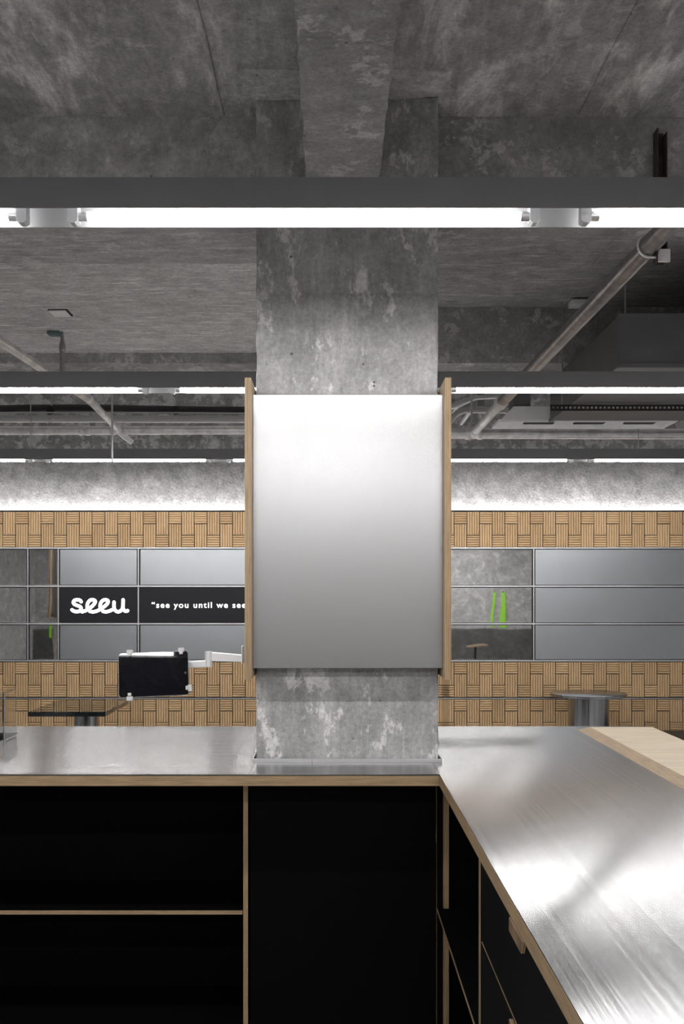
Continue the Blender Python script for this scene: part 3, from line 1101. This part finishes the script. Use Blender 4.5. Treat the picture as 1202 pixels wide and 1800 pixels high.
bn = thing('wall_bench', (3.2, 8.7, FL), 'dark brown low bench against the tiled wall right of the round table', 'bench')
MB().box(2.58, 4.01, 8.20, 8.98, .30, .345).build('seat', 'bench', bn, .004)
MB().box(2.62, 3.97, 8.26, 8.97, FL, .30).build('base', 'bench', bn, .003)

# things on the rear wall, seen in the warped mirror sheets
for i, (x, lab) in enumerate(((3.31, 'lime webbing strap reflected in the mirror sheet, the one towards the column'),
                              (3.51, 'lime webbing strap reflected in the mirror sheet, the one towards the dull sheets'),
                              (-5.81, 'lime webbing strap reflected in the narrow mirror sheet beside the black sign'))):
    z1, z0 = (1.55, .83) if i < 2 else (.95, .62)
    yy = YB + .03 if i < 2 else YB + .14
    s_ = thing('webbing_strap', (x, yy, z1), lab, 'strap', 'lime straps')
    m = MB()
    for k in range(8):
        za, zc_ = z1 - (z1 - z0) * k / 8, z1 - (z1 - z0) * (k + 1) / 8
        o1, o2 = .010 * math.sin(k * .7), .010 * math.sin((k + 1) * .7)
        m.hexa([(x - .028, yy + o2, zc_), (x + .028, yy + o2, zc_), (x + .028, yy + o2 + .004, zc_), (x - .028, yy + o2 + .004, zc_),
                (x - .028, yy + o1, za), (x + .028, yy + o1, za), (x + .028, yy + o1 + .004, za), (x - .028, yy + o1 + .004, za)])
    m.build('webbing', 'green', s_)
    MB().tube([(x, yy - .028 if i < 2 else yy - .02, z1 + .02), (x, yy + .012, z1 + .012), (x, yy + .016, z1 - .015)], .006, 8).build('hook', 'black_metal', s_)
st = thing('side_table', (2.77, -2.05, FL), 'small round wooden table on a black leg reflected in the mirror sheet', 'table')
MB().lathe(2.77, -2.05, [(.0, .485), (.215, .485), (.22, .49), (.22, .508), (.0, .510)], 40).build('table_top', 'ply_board', st)
MB().tube([(2.77, -2.05, FL + .012), (2.77, -2.05, .485)], .024, 14).build('leg', 'black_metal', st)
MB().lathe(2.77, -2.05, [(.16, FL), (.16, FL + .008), (.03, FL + .014), (.0, FL + .014)], 32).build('foot', 'black_metal', st)

# ------------------------------------------------------------------ pipes, ducts, hangers under the ceiling
pw = thing('fire_pipework', (0, 8.3, 2.85), 'galvanised fire main along the far wall with two branch pipes and tee joints', 'pipe')
YP = 8.3
zl0, zl1, zr0, zr1 = (EYE + (HY - y) / F * YP for y in (757.5, 756, 761.5, 763.5))
MB().tube([(-4.6, YP, zl0), (-.20, YP, zl1)], .0355, 20).build('main_pipe', 'galv', pw)
MB().tube([(.20, YP, zr0), (4.19, YP, zr1)], .0435, 20).build('main_pipe', 'galv', pw)
MB().tube([(-.22, YP, zl1), (-.08, YP, zl1), (.08, YP, zr0), (.22, YP, zr0)], [.041, .041, .049, .049], 20).build('reducer', 'galv', pw)


def collars(xs, z, r, name='coupling'):
    for x, w in xs:
        MB().tube([(x - w, YP, z), (x - w, YP, z), (x - w * .5, YP, z), (x + w * .5, YP, z), (x + w, YP, z)], [r * .98, r * 1.1, r * 1.2, r * 1.2, r * 1.08], 18).build(name, 'galv', pw)


k = YP / F
collars([((143 - HX) * k, .018), ((154.5 - HX) * k, .022)], zl0 + .004, .0355)
collars([((197 - HX) * k, .016), ((220 - HX) * k, .016)], zl1, .037, 'tee_collar')
collars([((822 - HX) * k, .022), ((843 - HX) * k, .018)], zr0, .0445, 'tee_collar')
# branch pipes: run from the main towards the camera
bl = [Vector(((209 - HX) * k, YP - .02, zl1 + .0)), Vector((-1.675, 7.0, 2.868)), Vector((-1.80, 5.5, 2.905)), Vector((-2.04, 2.5, 2.985))]
MB().tube(bl, .026, 18).build('branch_pipe', 'galv', pw)
dirv = (bl[1] - bl[0]).normalized()
MB().tube([bl[0] - dirv * .0, bl[0] + dirv * .10], .031, 16).build('tee_neck', 'galv', pw)
q = P(116, 691, 6.95)
MB().tube([bl[1] - dirv * .05, bl[1] + dirv * .05], .0295, 16).build('coupling', 'galv', pw)
MB().tube([(bl[0].x, YP + .02, zl1 - .01), (bl[0].x + .045, YP + .04, zl1 - .05), (bl[0].x + .10, YP + .05, zl1 - .095)], [.028, .026, .022], 14).build('drain_elbow', 'galv', pw)
br = [Vector(((832 - HX) * k, YP - .02, zr0 + .0)), Vector((1.145, 6.95, 2.856)), Vector((1.246, 4.1, 2.925)), Vector((1.352, 1.0, 3.0))]
MB().tube(br[:2], .034, 20).build('branch_pipe', 'galv', pw)
MB().tube(br[1:], .039, 20).build('branch_pipe', 'dark_pipe', pw)
dv = (br[1] - br[0]).normalized()
MB().tube([br[0], br[0] + dv * .12], .040, 18).build('tee_neck', 'galv', pw)
MB().tube([br[1] - dv * .14, br[1] - dv * .05], .0445, 18).build('coupling', 'galv', pw)
# vertical riser on the left with its stepped socket
rx, ry = -1.667, 6.27
rz = 2.88
MB().tube([(rx, ry, rz), (rx, ry, 3.03)], .0155, 14).build('riser', 'dark_pipe', pw)
MB().tube([(rx, ry, 3.03), (rx, ry, 3.035), (rx, ry, 3.065), (rx, ry, 3.09), (rx, ry, ZS + .005)], [.016, .0205, .019, .012, .006], 14).build('riser_socket', 'dark_pipe', pw)

ch = thing('pipe_bracket', (1.2920, 4.08, 2.85), 'rusty steel channel with a u-bolt holding the right branch pipe to the cross beam', 'bracket')
m = MB()
m.box(1.2730, 1.2770, 4.04, 4.095, 2.86, 3.385)
m.box(1.2770, 1.3130, 4.091, 4.095, 2.86, 3.385)
m.box(1.3090, 1.3130, 4.04, 4.091, 2.86, 3.37)
m.build('channel', 'rust', ch)
MB().box(1.2740, 1.3180, 4.02, 4.036, 2.852, 2.90).build('bracket_tab', 'galv', ch)
path = []
cpx, cpz = 1.2475, 2.926
for i in range(13):
    a = PI / 2 + PI * i / 12
    path.append((cpx + .0455 * math.cos(a), 4.06, cpz + .0455 * math.sin(a)))
path = [(1.3050, 4.06, cpz + .0455)] + path + [(1.3050, 4.06, cpz - .0455)]
MB().tube(path, .0055, 8).build('u_bolt', 'galv', ch)

ins = MB().tube([(x, 8.5 + .01 * math.sin(x * 3), EYE + (HY - 720 + 2 * math.sin(x * 2.2)) / F * 8.5) for x in [-4.6 + .25 * i for i in range(21)]], .034, 14)
tag(ins.build('insulated_pipe', 'insulation', None, 0, (-2, 8.5, 3.03)), 'black rubber insulated pipe along the far wall above the grey pipe', 'pipe')
zz = EYE + (HY - 735.5) / F * 8.42
pv = thing('drain_pipe', (-2, 8.42, zz), 'straight grey plastic pipe clipped along the far wall left of the column', 'pipe')
MB().tube([(-4.6, 8.42, zz), (.3, 8.42, zz - .01)], .030, 16).build('pipe', 'pvc', pv)
MB().tube([(-4.6, 8.40, zz + .046), (-1.3, 8.40, zz + .043), (.3, 8.40, zz + .03)], .006, 8).build('cable', 'pvc', pv)
for px in (88, 309):
    x = (px - HX) / F * 8.42
    h = thing('pipe_hanger', (x, 8.42, zz), 'black clamp and rod holding the plastic pipe, ' + ('near the left branch pipe' if px == 88 else 'towards the plywood fin'), 'hanger', 'pipe hangers')
    MB().tube([(x, 8.46, zz + .03), (x, 8.46, ZC + .01)], .005, 8).build('rod', 'rod', h)
    MB().box(x - .022, x + .022, 8.43, 8.44, zz + .035, zz + .105).box(x - .03, x + .034, 8.425, 8.44, zz + .055, zz + .075).build('clamp', 'black_metal', h)
    rg = []
    for s_ in (-.024, .024):
        mm = MB()
        ring = [(x + s_, 8.42 + .033 * math.cos(2 * PI * i / 16), zz - .004 + .033 * math.sin(2 * PI * i / 16)) for i in range(17)]
        mm.tube(ring, .003, 6, caps=False)
        mm.build('ring', 'pvc', h)
x = (182.5 - HX) / F * 6.7
tag(MB().tube([(x, 6.95, 2.44), (x, 6.95, ZB + .0)], .0065, 8).build('threaded_rod', 'rod', None, 0, (x, 6.95, 2.44)), 'loose threaded rod hanging from the beam between the left pipes', 'rod')

# plates on the ceiling
jb = thing('junction_box', (-1.56, 5.85, ZS - .012), 'white square cover plate on the left ceiling slab', 'junction box')
MB().box(-1.613, -1.518, 5.78, 5.90, ZS - .012, ZS - .004).build('cover', 'white_plastic', jb, .002)
MB().box(-1.618, -1.508, 5.775, 5.91, ZS - .004, ZS + .002).build('recess_rim', 'black', jb)
tbx = thing('conduit_box', (-1.755, 6.30, ZS - .02), 'faded teal conduit box cast into the left ceiling slab by the riser', 'junction box')
m = rough_box('box', -1.755, -1.675, 6.24, 6.33, ZS - .022, ZS + .005, 'teal', .02, .006, .008, 9)
for v in m.data.vertices:
    v.co -= Vector(tbx.location)
m.parent = tbx
jr = thing('junction_box', (1.59, 6.70, ZC - .05), 'grey square junction box beside the right branch pipe', 'junction box')
MB().box(1.533, 1.638, 6.64, 6.74, ZC - .012, ZC + .001).build('back_box', 'lump', jr)
MB().box(1.530, 1.632, 6.60, 6.71, ZC - .045, ZC - .012).build('cover', 'white_plastic', jr, .003)
cw = MB()
cpts = [P(1076, 425, 1.9 * F / (HY - 425)), P(990, 535, 1.9 * F / (HY - 535))]
cw.tube([cpts[0], cpts[0].lerp(cpts[1], .5) + Vector((.004, 0, 0)), cpts[1]], .0035, 6)
tag(cw.build('ceiling_cable', 'pale_plastic', None, 0, tuple(cpts[1])), 'thin pale cable running across the right ceiling slab to the junction box', 'cable')

# air duct with its diffuser
DX, DY0, DY1, DZ0, DZ1 = 1.555, 5.60, 7.39, 2.792, 3.07
ad_ = thing('air_duct', (2.4, 6.5, DZ0), 'large grey sheet metal air duct with a white diffuser hood under the right slab', 'duct')
MB().box(DX, 4.2, DY0, DY1, DZ0, DZ1).build('duct_body', 'duct', ad_, .004)
m = MB()
m.box(DX - .006, 4.2, DY0 - .010, DY0 + .02, DZ0 - .012, DZ0 + .012)
m.box(DX - .010, DX + .02, DY0, DY1, DZ0 - .010, DZ0 + .010)
m.box(DX - .004, 4.2, DY0 - .006, DY0 + .02, DZ1 - .02, DZ1 + .006)
m.build('flange', 'duct', ad_)
FX0, FX1, FY0, FY1 = 1.203, 2.457, 7.395, 7.70
m = MB()
m.hexa([(FX0, FY0, DZ0 + .012), (FX1, FY0, DZ0 + .012), (FX1, FY1, DZ0 + .012), (FX0, FY1, DZ0 + .012),
        (FX0 + .09, FY0 + .002, DZ0 + .105), (FX1 - .09, FY0 + .002, DZ0 + .105), (FX1 - .09, FY1 - .05, DZ0 + .105), (FX0 + .09, FY1 - .05, DZ0 + .105)])
m.build('diffuser_hood', 'duct_white', ad_)
m = MB()
fw = .028
m.box(FX0 - .02, FX1 + .02, FY0 - .004, FY0 + fw, DZ0 - .006, DZ0 + .012)
m.box(FX0 - .02, FX1 + .02, FY1 - fw, FY1 + .02, DZ0 - .006, DZ0 + .012)
m.box(FX0 - .02, FX0 + .10, FY0 + fw, FY1 - fw, DZ0 - .006, DZ0 + .012)
m.box(FX1 - fw, FX1 + .02, FY0 + fw, FY1 - fw, DZ0 - .006, DZ0 + .012)
m.build('diffuser_frame', 'duct_white', ad_)
for i in range(3):
    x0 = FX0 + .19 + i * .37
    MB().box(x0, x0 + .22, FY0 + .09, FY0 + .18, DZ0 + .004, DZ0 + .013).build('vent_slot', 'black', ad_)
MB().box(1.298, 1.42, 7.42, 7.62, DZ0 + .105, ZC + .01).build('duct_neck', 'duct', ad_)
for i, x in enumerate((1.66, 2.3, 3.4, 4.1)):
    MB().tube([(x, DY0 + .25, DZ1 - .01), (x, DY0 + .25, ZC + .01)], .005, 6).build('hanger_rod', 'rod', ad_)

sa = thing('slotted_angle', (2.2, 6.70, DZ0 - .05), 'black slotted steel angle under the air duct hung from a threaded rod', 'bracket')
AY, AZ = 6.70, DZ0 - .0105
xa, xb = 1.411, 3.3
m = MB()
m.box(xa, xb, AY, AY + .003, AZ - .013, AZ)
m.box(xa, xb, AY, AY + .003, AZ - .041, AZ - .027)
n = int((xb - xa) / .028)
for i in range(n + 1):
    x = xa + i * .028
    m.box(x, min(x + .012, xb), AY, AY + .003, AZ - .027, AZ - .013)
m.box(xa, xb, AY + .003, AY + .038, AZ - .003, AZ)
m.build('angle', 'black_metal', sa)
MB().tube([(1.493, AY + .02, AZ - .06), (1.493, AY + .02, ZC + .005)], .0055, 8).build('threaded_rod', 'rod', sa)

# bent drain pipes behind the plywood fin on the right
YQ = 8.45
bp = thing('bent_drain_pipe', P(840, 722, YQ), 'grey plastic pipe with an elbow coming out beside the right plywood fin', 'pipe')
pp_ = [P(x, y, YQ) for x, y in ((782, 752), (790, 742), (797, 732), (805, 725), (816, 721.5), (830, 721), (860, 721), (905, 722.5))]
MB().tube([Vector(c) for c in pp_], .026, 14).build('pipe', 'pvc', bp)
a = P(828, 721, YQ)
MB().tube([a - Vector((.018, 0, 0)), a + Vector((.018, 0, 0))], .029, 14).build('clip', 'pvc', bp)
MB().box(a.x - .012, a.x + .012, YQ + .02, YW + .001, a.z - .012, a.z + .012).build('wall_bracket', 'galv', bp)
bp2 = thing('flexible_hose', P(820, 705, 8.6), 'thick grey hose rising behind the elbow pipe beside the right plywood fin', 'hose')
MB().tube([P(x, y, 8.6) for x, y in ((785, 716), (796, 714), (806, 710), (820, 704), (836, 699), (870, 697), (900, 698))], [.026, .027, .029, .027, .02, .02, .02], 12).build('hose', 'pvc', bp2)
a = P(806, 710, 8.6)
MB().box(a.x - .012, a.x + .012, 8.61, YW + .001, a.z - .012, a.z + .012).build('wall_bracket', 'galv', bp2)
m = MB().tube([P(x, y, 8.40) for x, y in ((829, 690), (828.5, 720), (830, 736), (827, 746), (821, 754))], .009, 8)
tag(m.build('thin_hose', 'pvc', None, 0, tuple(P(829, 700, 8.5))), 'thin pale hose looping down past the elbow pipe', 'hose')
m = MB().tube([P(x, y, 8.52) for x, y in ((842, 722), (845, 732), (849, 741), (852, 750))], .008, 8)
tag(m.build('thin_hose', 'pvc', None, 0, tuple(P(845, 730, 8.52))), 'short pale hose hanging beside the right branch pipe', 'hose')
a, b = P(838, 716, 8.75), P(851, 690, 8.75)
tag(MB().box(a.x, b.x, 8.72, 8.80, a.z, ZC + .002).build('vertical_trunking', 'duct', None, .003, tuple(a)), 'grey vertical trunking on the wall behind the bent pipes', 'trunking')
